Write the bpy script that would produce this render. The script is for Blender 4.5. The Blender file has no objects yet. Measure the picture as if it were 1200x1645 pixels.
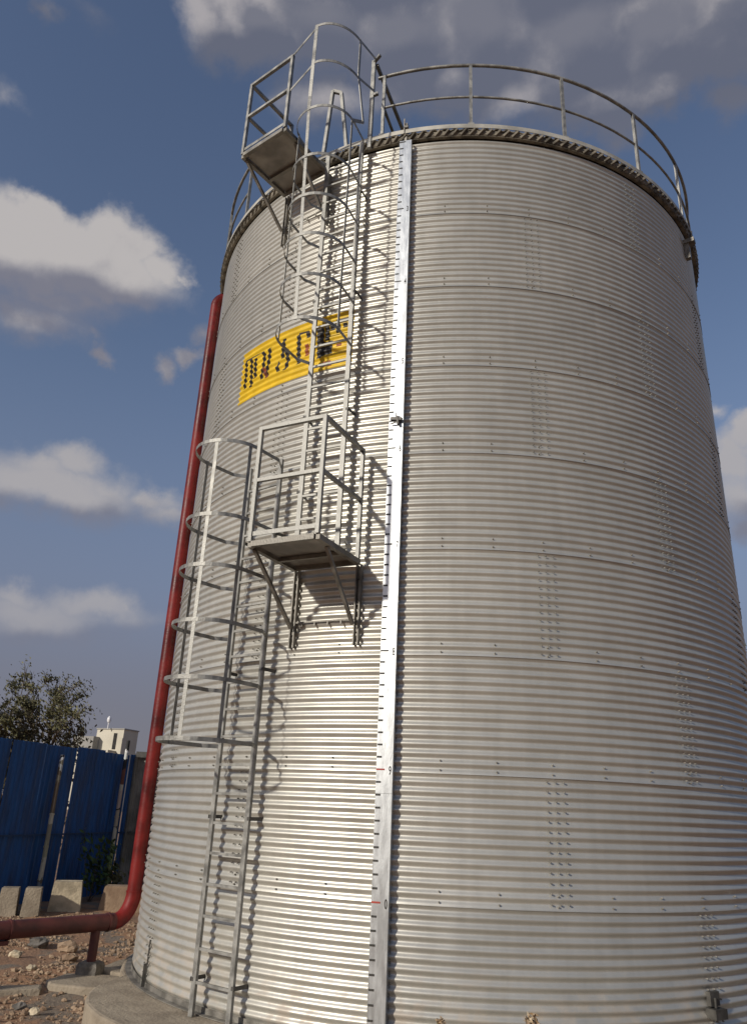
import bpy, math, random
from mathutils import Vector, Matrix, noise
import numpy as np
random.seed(7)
scene = bpy.context.scene
C = scene.collection
PI = math.pi
rad = math.radians

# ------------------------------------------------------------------ camera
F = Vector((-0.101718, 0.926069, 0.363386)); RT = Vector((0.994806, 0.093261, 0.040793)); UP = Vector((-0.003887, -0.365648, 0.930745))
cd = bpy.data.cameras.new('camera'); cam = bpy.data.objects.new('camera', cd); C.objects.link(cam)
M = Matrix((RT, UP, -F)).transposed().to_4x4(); M.translation = Vector((0, -10.31, 1.688)); cam.matrix_world = M
cd.sensor_fit = 'VERTICAL'; cd.sensor_height = 24.0; cd.lens = 24.0*1215/1645; cd.clip_end = 3000; cd.clip_start = .05
scene.camera = cam

# ------------------------------------------------------------------ light, sky
SUN_AZ, SUN_EL = 219.0, 22.0          # compass style: from +Y towards +X
sd = Vector((math.sin(rad(SUN_AZ))*math.cos(rad(SUN_EL)), math.cos(rad(SUN_AZ))*math.cos(rad(SUN_EL)), math.sin(rad(SUN_EL))))
sl = bpy.data.lights.new('sun', 'SUN'); sl.energy = 3.5; sl.angle = rad(2.2); sl.color = (1.0, .935, .84)
so = bpy.data.objects.new('sun', sl); C.objects.link(so); so.rotation_euler = sd.to_track_quat('Z', 'Y').to_euler()
scene.view_settings.view_transform = 'Standard'; scene.view_settings.look = 'None'
scene.view_settings.exposure = 0.0; scene.view_settings.gamma = 1.0
CLOUDS = [(-36.3, 37.51, 0.0354, 0.0255, 1.1), (-37.46, 35.09, 0.078, 0.0532, 1.3), (-33.41, 35.9, 0.0728, 0.051, 1.3), (-35.11, 31.61, 0.0875, 0.0292, 0.55), (-30.82, 33.41, 0.0747, 0.0239, 0.5), (-30.91, 38.17, 0.0366, 0.0381, 1.2), (-28.88, 37.51, 0.0357, 0.0409, 1.1), (-30.32, 35.46, 0.0893, 0.0372, 1.0), (-26.49, 36.69, 0.0317, 0.0317, 0.9), (-24.66, 36.85, 0.0107, 0.0107, 0.6), (-34.99, 32.92, 0.109, 0.0276, 0.6), (-33.07, 21.36, 0.056, 0.0269, 0.9), (-30.86, 22.18, 0.0455, 0.0258, 0.95), (-31.96, 20.19, 0.1428, 0.0376, 1.0), (-27.72, 20.99, 0.0619, 0.0278, 0.7), (-23.75, 20.72, 0.0474, 0.0205, 0.85), (-22.42, 19.76, 0.0477, 0.0238, 0.7), (-31.29, 12.55, 0.0357, 0.0178, 0.85), (-30.16, 11.34, 0.1045, 0.0328, 0.85), (-26.17, 12.37, 0.073, 0.0261, 0.85), (-24.25, 12.6, 0.0171, 0.0109, 0.7), (-27.25, 11.28, 0.0913, 0.0198, 0.4), (-29.25, 30.39, 0.0167, 0.0122, 0.75), (-30.34, 31.36, 0.0226, 0.0075, 0.4), (-24.0, 29.89, 0.0172, 0.0172, 0.7), (-22.25, 31.0, 0.0204, 0.0141, 0.75), (-21.53, 32.91, 0.0125, 0.0235, 0.5), (-25.21, 52.84, 0.0392, 0.0433, 1.1), (-22.08, 52.02, 0.0441, 0.031, 1.0), (-20.57, 53.61, 0.0613, 0.0409, 1.55), (-14.05, 54.36, 0.0823, 0.0549, 1.55), (-5.85, 53.79, 0.0972, 0.0555, 1.55), (3.51, 53.93, 0.103, 0.0755, 1.55), (13.0, 52.63, 0.1015, 0.0812, 1.55), (20.57, 51.6, 0.0857, 0.0725, 1.55), (26.58, 49.4, 0.0711, 0.0452, 1.1), (10.83, 50.16, 0.0769, 0.0489, 1), (16.39, 47.88, 0.0418, 0.0313, 0.85), (-1.7, 49.59, 0.0651, 0.0217, 0.6), (-12.01, 50.01, 0.0647, 0.0432, 0.75), (-5.64, 51.03, 0.0572, 0.0357, 0.95), (-1.78, 52.44, 0.0633, 0.0422, 1), (-11.8, 57.1, 0.1664, 0.0533, 1.55), (11.66, 56.38, 0.1959, 0.0522, 1.55), (26.34, 46.67, 0.033, 0.0231, 0.8), (-18.73, 51.46, 0.028, 0.021, 0.5), (-40.49, 48.98, 0.0141, 0.0128, 0.5), (-40.72, 43.99, 0.0265, 0.0146, 0.32), (-37.02, 49.83, 0.0392, 0.0131, 0.3), (22.2, 24.02, 0.0369, 0.0332, 1.1), (22.03, 21.48, 0.0443, 0.0516, 0.9), (21.41, 27.35, 0.0193, 0.0133, 0.6), (23.27, 25.54, 0.0292, 0.0219, 1), (21.87, 18.94, 0.0331, 0.0295, 0.8), (19.94, 48.8, 0.061, 0.0373, 1.25), (14.26, 48.96, 0.0767, 0.0349, 1.1), (7.12, 49.85, 0.0851, 0.0355, 0.95), (25.28, 50.45, 0.0776, 0.0388, 1.4), (0.2, 51.34, 0.078, 0.0355, 1.1), (286.7, 38.3, 0.395, 0.171, 0.95), (259.8, 22.4, 0.395, 0.101, 0.95), (215.3, 32.9, 0.356, 0.12, 0.95)]
w = bpy.data.worlds.new('World'); scene.world = w; w.use_nodes = True
nt = w.node_tree; nt.nodes.clear()
def N(t, kind, **kw):
    n = t.nodes.new(kind)
    for k, v in kw.items(): setattr(n, k, v)
    return n
def mth(t, op, a, b=None, c=None, clamp=False):
    n = N(t, 'ShaderNodeMath', operation=op, use_clamp=clamp)
    for i, v in enumerate((a, b, c)):
        if v is None: continue
        if isinstance(v, (int, float)): n.inputs[i].default_value = v
        else: t.links.new(v, n.inputs[i])
    return n.outputs[0]
def mixc(t, f, a, b, bt='MIX'):
    n = N(t, 'ShaderNodeMix', data_type='RGBA', blend_type=bt)
    for i, v in ((0, f), (6, a), (7, b)):
        if isinstance(v, (int, float)): n.inputs[i].default_value = v
        elif isinstance(v, tuple): n.inputs[i].default_value = (*v, 1)
        else: t.links.new(v, n.inputs[i])
    return n.outputs[2]
def maprange(t, v, a, b, c=0., d=1., smooth=True):
    n = N(t, 'ShaderNodeMapRange', interpolation_type='SMOOTHSTEP' if smooth else 'LINEAR')
    t.links.new(v, n.inputs[0])
    for i, x in enumerate((a, b, c, d)): n.inputs[i+1].default_value = x
    return n.outputs[0]
w.cycles.sampling_method = 'NONE'
def cloud_group(CL, fine):
    g = bpy.data.node_groups.new('cloud_density', 'ShaderNodeTree')
    g.interface.new_socket('Dir', in_out='INPUT', socket_type='NodeSocketVector')
    g.interface.new_socket('Density', in_out='OUTPUT', socket_type='NodeSocketFloat')
    gi = N(g, 'NodeGroupInput'); go = N(g, 'NodeGroupOutput')
    v = gi.outputs[0]
    # billowy edge: warp the direction
    n1 = N(g, 'ShaderNodeTexNoise'); n1.inputs['Scale'].default_value = 9; n1.inputs['Detail'].default_value = 7; n1.inputs['Roughness'].default_value = .6
    g.links.new(v, n1.inputs['Vector'])
    s = N(g, 'ShaderNodeVectorMath', operation='SUBTRACT'); g.links.new(n1.outputs['Color'], s.inputs[0]); s.inputs[1].default_value = (.5, .5, .5)
    s2 = N(g, 'ShaderNodeVectorMath', operation='MULTIPLY_ADD'); g.links.new(s.outputs[0], s2.inputs[0]); s2.inputs[1].default_value = (.105, .105, .105); g.links.new(v, s2.inputs[2])
    vw = s2.outputs[0] if fine else v
    acc = None
    for az, el, ra, rb, st in CL:
        a, e = rad(az), rad(el)
        d = Vector((math.sin(a)*math.cos(e), math.cos(a)*math.cos(e), math.sin(e)))
        r_ = Vector((math.cos(a), -math.sin(a), 0)); u_ = r_.cross(d)
        eul = Matrix((r_, d, u_)).transposed().to_euler()
        m = N(g, 'ShaderNodeMapping', vector_type='TEXTURE')
        m.inputs[1].default_value = d; m.inputs[2].default_value = eul; m.inputs[3].default_value = (ra, .5, rb)
        if acc is None: g.links.new(vw, m.inputs[0])
        else:                                   # chained, so that the shader keeps few values alive at once
            ch = N(g, 'ShaderNodeVectorMath', operation='MULTIPLY_ADD'); g.links.new(acc, ch.inputs[0]); ch.inputs[1].default_value = (1e-7,)*3; g.links.new(vw, ch.inputs[2]); g.links.new(ch.outputs[0], m.inputs[0])
        l = N(g, 'ShaderNodeVectorMath', operation='LENGTH'); g.links.new(m.outputs[0], l.inputs[0])
        o = mth(g, 'MULTIPLY_ADD', l.outputs['Value'], -.75*st, st)
        acc = o if acc is None else mth(g, 'SMOOTH_MAX', acc, o, .12)
    n2 = N(g, 'ShaderNodeTexNoise'); n2.inputs['Scale'].default_value = 6; n2.inputs['Detail'].default_value = 9; n2.inputs['Roughness'].default_value = .62
    mp = N(g, 'ShaderNodeMapping'); mp.inputs[3].default_value = (1, 1, 1.5); g.links.new(v, mp.inputs[0]); g.links.new(mp.outputs[0], n2.inputs['Vector'])
    r = mth(g, 'MULTIPLY_ADD', n2.outputs[0], .55, -.235)
    g.links.new(mth(g, 'ADD', acc, r) if fine else acc, go.inputs[0])
    return g
sky = N(nt, 'ShaderNodeTexSky', sky_type='NISHITA', sun_disc=False)
sky.sun_elevation = rad(SUN_EL); sky.sun_rotation = rad(SUN_AZ); sky.dust_density = 1.2; sky.air_density = 1.3; sky.ozone_density = 2.0
tc = N(nt, 'ShaderNodeTexCoord')
cg = cloud_group(CLOUDS, True)
cgB = cloud_group([c for c in CLOUDS if c[2]*c[3] > .0016 and -40 < c[0] < 25], False)
def dens(off, cg=cg):
    g = N(nt, 'ShaderNodeGroup'); g.node_tree = cg
    a = N(nt, 'ShaderNodeVectorMath', operation='ADD'); nt.links.new(tc.outputs['Generated'], a.inputs[0]); a.inputs[1].default_value = off
    nm = N(nt, 'ShaderNodeVectorMath', operation='NORMALIZE'); nt.links.new(a.outputs[0], nm.inputs[0])
    nt.links.new(nm.outputs[0], g.inputs[0]); return g.outputs[0]
d0 = dens((0, 0, 0)); e0 = dens((0, 0, 0), cgB); e1 = dens((-.012, -.01, .035), cgB)
def nz(off):
    a = N(nt, 'ShaderNodeVectorMath', operation='ADD'); nt.links.new(tc.outputs['Generated'], a.inputs[0]); a.inputs[1].default_value = off
    n = N(nt, 'ShaderNodeTexNoise'); n.inputs['Scale'].default_value = 11; n.inputs['Detail'].default_value = 6; n.inputs['Roughness'].default_value = .6; nt.links.new(a.outputs[0], n.inputs['Vector']); return n.outputs[0]
dd = mth(nt, 'ADD', mth(nt, 'SUBTRACT', e0, e1), mth(nt, 'MULTIPLY', mth(nt, 'SUBTRACT', nz((0, 0, 0)), nz((-.015, -.01, .03))), .85))
sepz = N(nt, 'ShaderNodeSeparateXYZ'); nt.links.new(tc.outputs['Generated'], sepz.inputs[0])
alpha_hard = maprange(nt, d0, .10, .70); alpha_soft = mth(nt, 'MULTIPLY', maprange(nt, d0, .05, .80), .92)
lowz = maprange(nt, sepz.outputs['Z'], .40, .52)
alpha = mth(nt, 'ADD', mth(nt, 'MULTIPLY', alpha_hard, lowz), mth(nt, 'MULTIPLY', alpha_soft, mth(nt, 'SUBTRACT', 1., lowz)))
lit = maprange(nt, dd, -.34, .36)
sep = N(nt, 'ShaderNodeSeparateXYZ'); nt.links.new(tc.outputs['Generated'], sep.inputs[0])
high = maprange(nt, sep.outputs['Z'], .63, .74)
thick = maprange(nt, d0, .72, 1.25)
lit2 = mth(nt, 'MULTIPLY', lit, mth(nt, 'MULTIPLY_ADD', thick, -.80, 1.0))
low_c = mixc(nt, mth(nt, 'MULTIPLY', lit, mth(nt, 'MULTIPLY_ADD', lowz, .25, .75)), (2.0, 2.02, 2.5), (4.9, 4.65, 4.6))
high_c = mixc(nt, lit2, (1.3, 1.42, 1.92), (3.9, 3.7, 3.85))
ccol = mixc(nt, high, low_c, high_c)
skyt = mixc(nt, 1.0, sky.outputs[0], (.95, .88, .96), 'MULTIPLY')
hz = maprange(nt, sep.outputs['Z'], .0, .58, 1., 0.)
hz2 = maprange(nt, sep.outputs['Z'], .0, .26, 1., 0.)
skyh = mixc(nt, mth(nt, 'MULTIPLY', hz, 1.), mixc(nt, mth(nt, 'MULTIPLY', hz2, .0), skyt, skyt), (1.62, 1.86, 2.85))
skyh = mixc(nt, mth(nt, 'MULTIPLY', hz2, .95), skyh, (1.95, 1.92, 2.15))
af = mth(nt, 'MULTIPLY', alpha, maprange(nt, sep.outputs['Z'], .02, .34, .35, .97))
fin = mixc(nt, af, skyh, ccol)
bg = N(nt, 'ShaderNodeBackground'); bg.inputs[1].default_value = 0.1; nt.links.new(fin, bg.inputs[0])
wo = N(nt, 'ShaderNodeOutputWorld'); nt.links.new(bg.outputs[0], wo.inputs[0])

# ------------------------------------------------------------------ helpers
class MB:
    def __init__(s): s.v = []; s.f = []; s.sm = []
    def add(s, v, f, smooth=False):
        b = len(s.v); s.v += [tuple(x) for x in v]; s.f += [tuple(b+i for i in q) for q in f]; s.sm += [smooth]*len(f); return s
    def box(s, c, x, y, z):           # centre and three half axes
        c, x, y, z = map(Vector, (c, x, y, z))
        v = [c+i*x+j*y+k*z for i in (-1, 1) for j in (-1, 1) for k in (-1, 1)]
        f = [(0,1,3,2),(4,6,7,5),(0,4,5,1),(2,3,7,6),(0,2,6,4),(1,5,7,3)]
        if x.cross(y).dot(z) < 0: f = [q[::-1] for q in f]
        return s.add(v, f)
    def bar(s, p, q, w, h=None, up=(0, 0, 1)):   # rectangular bar from p to q, w across, h along up
        h = w if h is None else h
        p, q = Vector(p), Vector(q); d = (q-p)
        if d.length < 1e-6: return s
        u = Vector(up)
        if abs(d.normalized().dot(u.normalized())) > .98: u = Vector((math.sin(rad(-20)), -math.cos(rad(-20)), 0))
        side = d.cross(u).normalized(); u = side.cross(d).normalized()
        return s.box((p+q)/2, d/2, side*w/2, u*h/2)
    def tube(s, pts, r, seg=10, cap=True, smooth=True):
        pts = [Vector(p) for p in pts]; n = len(pts); V = []; prev = None
        for i, p in enumerate(pts):
            d = (pts[min(i+1, n-1)]-pts[max(i-1, 0)]).normalized()
            if prev is None:
                a = Vector((0, 0, 1)) if abs(d.z) < .9 else Vector((1, 0, 0)); x = d.cross(a).normalized()
            else: x = (prev-d*prev.dot(d)).normalized()
            prev = x; y = d.cross(x); rr = r[i] if isinstance(r, (list, tuple)) else r
            V += [p+x*rr*math.cos(2*PI*k/seg)+y*rr*math.sin(2*PI*k/seg) for k in range(seg)]
        f = [(i*seg+k, i*seg+(k+1) % seg, (i+1)*seg+(k+1) % seg, (i+1)*seg+k) for i in range(n-1) for k in range(seg)]
        s.add(V, f, smooth)
        if cap: s.add(V[:seg], [tuple(range(seg))[::-1]]); s.add(V[-seg:], [tuple(range(seg))])
        return s
    def strip(s, pts, w, t, wdir):   # flat bar: w along wdir(i), thin t
        pts = [Vector(p) for p in pts]
        for a, b in zip(pts[:-1], pts[1:]):
            s.bar(a, b, t, w, wdir)
        return s
    def build(s, name, m, parent=None, label=None):
        me = bpy.data.meshes.new(name); me.from_pydata(s.v, [], s.f); me.validate(); me.update()
        if len(me.polygons) == len(s.sm): me.polygons.foreach_set('use_smooth', s.sm)
        if m: me.materials.append(m)
        o = bpy.data.objects.new(name, me); C.objects.link(o)
        if parent: o.parent = parent; o.matrix_parent_inverse = Matrix.Translation(-ploc(parent))
        if label: o['label'] = label
        return o
def ploc(p):
    v = Vector((0, 0, 0))
    while p: v += Vector(p.location); p = p.parent
    return v
def thing(name, label, cat, loc=(0, 0, 0), group=None):
    o = bpy.data.objects.new(name, None); C.objects.link(o); o.location = loc; o.empty_display_size = .2
    return tag(o, label, cat, group)
def tag(o, label, cat, group=None):
    o['label'] = label; o['category'] = cat
    if group: o['group'] = group
    return o
def emp(name, parent, label=None):
    o = bpy.data.objects.new(name, None); C.objects.link(o); o.parent = parent; o.empty_display_size = .1
    if label: o['label'] = label
    return o
def struct(o): o['kind'] = 'structure'; return o

def mat(name, col, rough=.6, metal=0., var=.12, scale=6., bump=0., bscale=40., col2=None, detail=5., stretch=None, spec=None, rvar=0.):
    m = bpy.data.materials.new(name); m.use_nodes = True; t = m.node_tree
    b = t.nodes['Principled BSDF']; b.inputs['Roughness'].default_value = rough; b.inputs['Metallic'].default_value = metal
    if spec is not None: b.inputs['Specular IOR Level'].default_value = spec
    co = N(t, 'ShaderNodeTexCoord'); src = co.outputs['Object']
    if stretch:
        mp = N(t, 'ShaderNodeMapping'); mp.inputs[3].default_value = stretch; t.links.new(src, mp.inputs[0]); src = mp.outputs[0]
    n = N(t, 'ShaderNodeTexNoise'); n.inputs['Scale'].default_value = scale; n.inputs['Detail'].default_value = detail; t.links.new(src, n.inputs['Vector'])
    f = maprange(t, n.outputs[0], .3, .7)
    c2 = col2 if col2 else tuple(max(0, c*(1-2*var)) for c in col); c1 = col if col2 else tuple(min(1, c*(1+var)) for c in col)
    t.links.new(mixc(t, f, c2, c1), b.inputs['Base Color'])
    if rvar: t.links.new(mth(t, 'MULTIPLY_ADD', f, rvar, rough-rvar/2), b.inputs['Roughness'])
    if bump:
        n2 = N(t, 'ShaderNodeTexNoise'); n2.inputs['Scale'].default_value = bscale; n2.inputs['Detail'].default_value = 6; t.links.new(src, n2.inputs['Vector'])
        bp = N(t, 'ShaderNodeBump'); bp.inputs['Strength'].default_value = bump; bp.inputs['Distance'].default_value = .02
        t.links.new(n2.outputs[0], bp.inputs['Height']); t.links.new(bp.outputs[0], b.inputs['Normal'])
    return m

# ------------------------------------------------------------------ tank constants
R = 3.6; RP = .99; NR = 9; A = .0102; PITCH = RP/13; HT = NR*RP+.11
def prof(z, step=True):                       # corrugated radius, each ring lapping 5 mm over the one below
    k = min(max(z/RP, 0), NR+.2); fr = k-math.floor(k)
    return R+A*math.cos(2*PI*z/PITCH)+(.003*(1-fr) if step else 0)
def cyl(az, r, z): a = rad(az); return Vector((r*math.sin(a), -r*math.cos(a), z))
def tp(az, off, u, z):                         # point in the plane tangent at az
    a = rad(az); return Vector((math.sin(a), -math.cos(a), 0))*(R+off)+Vector((math.cos(a), math.sin(a), 0))*u+Vector((0, 0, z))
def nrm(az): a = rad(az); return Vector((math.sin(a), -math.cos(a), 0))
def tan(az): a = rad(az); return Vector((math.cos(a), math.sin(a), 0))

# ------------------------------------------------------------------ materials
def wall_mat():
    m = bpy.data.materials.new('galvanised_wall'); m.use_nodes = True; t = m.node_tree; b = t.nodes['Principled BSDF']
    co = N(t, 'ShaderNodeTexCoord'); sp = N(t, 'ShaderNodeSeparateXYZ'); t.links.new(co.outputs['Object'], sp.inputs[0])
    ring = mth(t, 'FLOOR', mth(t, 'DIVIDE', sp.outputs['Z'], RP))
    ang = mth(t, 'MULTIPLY', mth(t, 'ARCTAN2', sp.outputs['X'], mth(t, 'MULTIPLY', sp.outputs['Y'], -1.)), 180/PI)
    odd = mth(t, 'MODULO', ring, 2.)
    sheet = mth(t, 'FLOOR', mth(t, 'DIVIDE', mth(t, 'ADD', mth(t, 'MULTIPLY_ADD', odd, -22.5, 360+8.5+22.5-22.5+0.), ang), 45.))
    cv = N(t, 'ShaderNodeCombineXYZ'); t.links.new(ring, cv.inputs[0]); t.links.new(sheet, cv.inputs[1])
    wn = N(t, 'ShaderNodeTexWhiteNoise', noise_dimensions='3D'); t.links.new(cv.outputs[0], wn.inputs['Vector'])
    # blotches and vertical run marks
    n = N(t, 'ShaderNodeTexNoise'); n.inputs['Scale'].default_value = 3.; n.inputs['Detail'].default_value = 8; n.inputs['Roughness'].default_value = .65
    t.links.new(co.outputs['Object'], n.inputs['Vector'])
    mp = N(t, 'ShaderNodeMapping'); mp.inputs[3].default_value = (14, 14, .8); t.links.new(co.outputs['Object'], mp.inputs[0])
    n2 = N(t, 'ShaderNodeTexNoise'); n2.inputs['Scale'].default_value = 1.; n2.inputs['Detail'].default_value = 6; t.links.new(mp.outputs[0], n2.inputs['Vector'])
    mp3 = N(t, 'ShaderNodeMapping'); mp3.inputs[3].default_value = (3, 3, 160); t.links.new(co.outputs['Object'], mp3.inputs[0])
    n3 = N(t, 'ShaderNodeTexNoise'); n3.inputs['Scale'].default_value = 1.; n3.inputs['Detail'].default_value = 4; t.links.new(mp3.outputs[0], n3.inputs['Vector'])
    f = mth(t, 'ADD', mth(t, 'MULTIPLY', n.outputs[0], .68), mth(t, 'MULTIPLY', n2.outputs[0], .32))
    c = mixc(t, maprange(t, f, .25, .75), (.475, .463, .41), (.575, .56, .50))
    c = mixc(t, 1., c, mixc(t, wn.outputs[0], (.915, .915, .92), (1.04, 1.035, 1.03)), 'MULTIPLY')
    # splashed soil on the lowest courses
    dn = N(t, 'ShaderNodeTexNoise'); dn.inputs['Scale'].default_value = 7.; dn.inputs['Detail'].default_value = 7; t.links.new(co.outputs['Object'], dn.inputs['Vector'])
    dirt = mth(t, 'MULTIPLY', maprange(t, sp.outputs['Z'], .0, .8, 1., 0.), maprange(t, dn.outputs[0], .42, .7))
    c = mixc(t, mth(t, 'MULTIPLY', dirt, .6), c, (.32, .24, .17))
    t.links.new(c, b.inputs['Base Color'])
    t.links.new(mth(t, 'SUBTRACT', .56, mth(t, 'MULTIPLY', dirt, .5)), b.inputs['Metallic'])
    t.links.new(mth(t, 'MULTIPLY_ADD', f, .16, .33), b.inputs['Roughness'])
    bp = N(t, 'ShaderNodeBump'); bp.inputs['Strength'].default_value = .22; bp.inputs['Distance'].default_value = .002
    t.links.new(mth(t, 'ADD', n3.outputs[0], n.outputs[0]), bp.inputs['Height']); t.links.new(bp.outputs[0], b.inputs['Normal'])
    return m
M_wall = wall_mat()
M_fascia = mat('fascia_zinc', (.44, .42, .36), .6, .25, .15, 5)
M_galv = mat('galvanised_steel', (.30, .295, .27), .55, .5, .2, 9, .12, 60, rvar=.2)
M_galv2 = mat('dull_galvanised', (.25, .235, .205), .6, .6, .2, 7, .2, 60, rvar=.2)
M_plate = mat('platform_plate', (.30, .28, .25), .6, .3, .2, 4, .1, 30)
M_dark = mat('dark_steel', (.10, .095, .085), .6, .5, .2, 10)
M_rope = mat('eave_filler', (.17, .15, .115), .9, 0, .3, 9)
M_bolt = mat('bolt_zinc', (.27, .255, .225), .6, .5, .2, 20)
M_board = mat('gauge_board', (.58, .60, .60), .38, .9, .05, 5, .05, 30, stretch=(6, 6, 1), rvar=.08)
M_ink = mat('black_ink', (.03, .027, .022), .6)
M_redink = mat('red_ink', (.40, .05, .03), .6)
M_yel = mat('yellow_paint', (.68, .45, .02), .45, 0, .08, 6, .1, 50, spec=.4)
M_blk = mat('black_paint', (.018, .014, .012), .5)
M_brn = mat('brown_paint', (.25, .06, .015), .5)
M_byel = mat('bright_yellow_paint', (.75, .48, .02), .45)
M_red = mat('red_pipe_paint', (.145, .009, .007), .45, 0, .3, 3, .12, 30, spec=.28, rvar=.2)
M_red2 = mat('dusty_red_paint', (.085, .018, .015), .6, 0, .25, 5, .1, 30)
M_conc = mat('concrete', (.34, .285, .21), .9, 0, .2, 3.5, .6, 30, col2=(.22, .18, .13), detail=9)
M_conc2 = mat('pale_concrete', (.50, .42, .29), .9, 0, .2, 5, .5, 30)
M_conc3 = mat('grey_mortar', (.16, .145, .125), .95, 0, .25, 8, .8, 30)
M_stone = mat('stone', (.36, .26, .17), .9, 0, .3, 2.5, .5, 30, col2=(.20, .13, .08))
M_whit = mat('white_plaster', (.56, .52, .42), .8, 0, .06, .3)
M_greyw = mat('grey_plaster', (.32, .31, .28), .85, 0, .08, .3)
M_bark = mat('bark', (.12, .09, .065), .9, 0, .3, 6, .5, 20)
M_leaf = mat('leaf', (.095, .105, .035), .6, 0, .3, .8, col2=(.05, .06, .025))
M_leaf2 = mat('olive_leaf', (.19, .18, .085), .6, 0, .3, .8, col2=(.075, .07, .035))
M_hedge = mat('hedge_leaf', (.12, .095, .04), .7, 0, .3, .8, col2=(.075, .058, .028))
M_dry = mat('dry_flower', (.50, .42, .30), .9, 0, .3, 30, col2=(.30, .18, .08))
M_green = mat('young_leaf', (.06, .10, .03), .55, 0, .3, 3)
for mm in (M_leaf, M_leaf2, M_green):
    mm.node_tree.nodes['Principled BSDF'].inputs['Specular IOR Level'].default_value = .25

# ------------------------------------------------------------------ ground
def gh(x, y):                                  # ground height
    t = (x+4.15)*(-.1)+(y+1.75)*1.0            # beyond the kerb line the yard lies higher
    s = 1/(1+math.exp(-t*5)) if abs(t) < 20 else (1. if t > 0 else 0.)
    h = -.215+.065*s
    d = math.hypot(x+4, y)
    am = .05 if d < 14 else .02
    h += am*noise.fractal(Vector((x*.9, y*.9, 0)), 1., 2., 4)
    if d < 9: h += .018*noise.fractal(Vector((x*5, y*5, 3)), 1., 2., 3)
    if math.hypot(x, y) < R+.15: h = min(h, -.1)
    return h
xs = [-600, -300, -150, -80, -50, -35, -25, -18, -14, -11]+[-9.5+.09*i for i in range(78)]+[-2.3+.45*i for i in range(32)]+[13, 16, 22, 35, 60, 120, 300, 600]
ys = [-600, -300, -120, -60, -35, -22, -16, -12]+[-9+.35*i for i in range(14)]+[-4.1+.09*i for i in range(92)]+[4.4+.35*i for i in range(18)]+[11.5, 14, 18, 25, 40, 70, 140, 300, 600]
gv = [(x, y, gh(x, y)) for y in ys for x in xs]; nx = len(xs)
g = MB(); g.add(gv, [(j*nx+i, j*nx+i+1, (j+1)*nx+i+1, (j+1)*nx+i) for j in range(len(ys)-1) for i in range(nx-1)], True)
def soil_mat():
    m = mat('red_soil', (.34, .185, .095), .95, 0, .2, 1.1, .9, 25, col2=(.23, .135, .08), detail=9)
    t = m.node_tree; b = t.nodes['Principled BSDF']; co = N(t, 'ShaderNodeTexCoord')
    n = N(t, 'ShaderNodeTexNoise'); n.inputs['Scale'].default_value = 1.9; n.inputs['Detail'].default_value = 8; t.links.new(co.outputs['Object'], n.inputs['Vector'])
    v = N(t, 'ShaderNodeTexVoronoi'); v.inputs['Scale'].default_value = 26; t.links.new(co.outputs['Object'], v.inputs['Vector'])
    old = b.inputs['Base Color'].links[0].from_socket
    c = mixc(t, maprange(t, n.outputs[0], .5, .62), old, (.17, .135, .10))
    c = mixc(t, mth(t, 'MULTIPLY', maprange(t, v.outputs[0], .0, .35, 1., 0.), .35), c, (.30, .22, .15))
    t.links.new(c, b.inputs['Base Color']); return m
struct(g.build('ground', soil_mat()))

# loose gravel: nobody could count it
def pebble(mb, c, s, rnd, lo=False):
    n = 5 if lo else 6; c = Vector(c); V = []
    ax = [s*rnd.uniform(.7, 1.2), s*rnd.uniform(.6, 1.), s*rnd.uniform(.4, .75)]; rot = rnd.uniform(0, PI)
    rings = [(-.9, .45), (-.25, 1.), (.45, .85), (.95, .3)]
    for h, r in rings:
        for k in range(n):
            a = 2*PI*k/n+rot+rnd.uniform(-.25, .25); q = r*rnd.uniform(.75, 1.15)
            V.append(c+Vector((ax[0]*q*math.cos(a), ax[1]*q*math.sin(a), ax[2]*h*rnd.uniform(.85, 1.1))))
    f = [(i*n+k, i*n+(k+1) % n, (i+1)*n+(k+1) % n, (i+1)*n+k) for i in range(3) for k in range(n)]
    f += [tuple(range(n))[::-1], tuple(3*n+k for k in range(n))]
    mb.add(V, f)
rnd = random.Random(3)
gr = MB(); cnt = 0
while cnt < 12000:
    x = rnd.uniform(-8, -2.2); y = rnd.uniform(-3.6, 3.2)
    if math.hypot(x, y) < R+.3: continue
    if noise.noise(Vector((x*1.3, y*1.3, 5)))+rnd.uniform(-.35, .35) < -.08: continue
    s = .006+.032*rnd.random()**5; pebble(gr, (x, y, gh(x, y)+s*.25), s, rnd, True); cnt += 1
o = gr.build('gravel', M_stone); tag(o, 'loose gravel and stone chips strewn over the reddish soil', 'gravel'); o['kind'] = 'stuff'

# ------------------------------------------------------------------ concrete footing under the tank
def prism(mb, poly, z0, z1, bev=.02):
    n = len(poly); cx = sum(p[0] for p in poly)/n; cy = sum(p[1] for p in poly)/n
    def sh(p, d): v = Vector((cx-p[0], cy-p[1])); l = v.length; return (p[0]+v.x/l*d, p[1]+v.y/l*d)
    V = [(p[0], p[1], z0) for p in poly]+[(p[0], p[1], z1-bev) for p in poly]+[(*sh(p, bev*.35), z1-bev*.3) for p in poly]+[(*sh(p, bev*1.1), z1) for p in poly]
    f = [(r*n+i, r*n+(i+1) % n, (r+1)*n+(i+1) % n, (r+1)*n+i) for r in range(3) for i in range(n)]
    f.append(tuple(3*n+i for i in range(n))); mb.add(V, f)
poly = []
for i in range(120):
    a = -180+3*i
    r = float(np.interp(a, [-180, -150, -62, -58.6, -55, -50, -47, -37, 0, 180], [3.72, 3.70, 3.72, 3.91, 4.08, 4.22, 4.27, 4.32, 4.4, 4.1]))
    r += .02*noise.noise(Vector((a*.2, 0, 0)))
    poly.append((r*math.sin(rad(a)), -r*math.cos(rad(a))))
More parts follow.
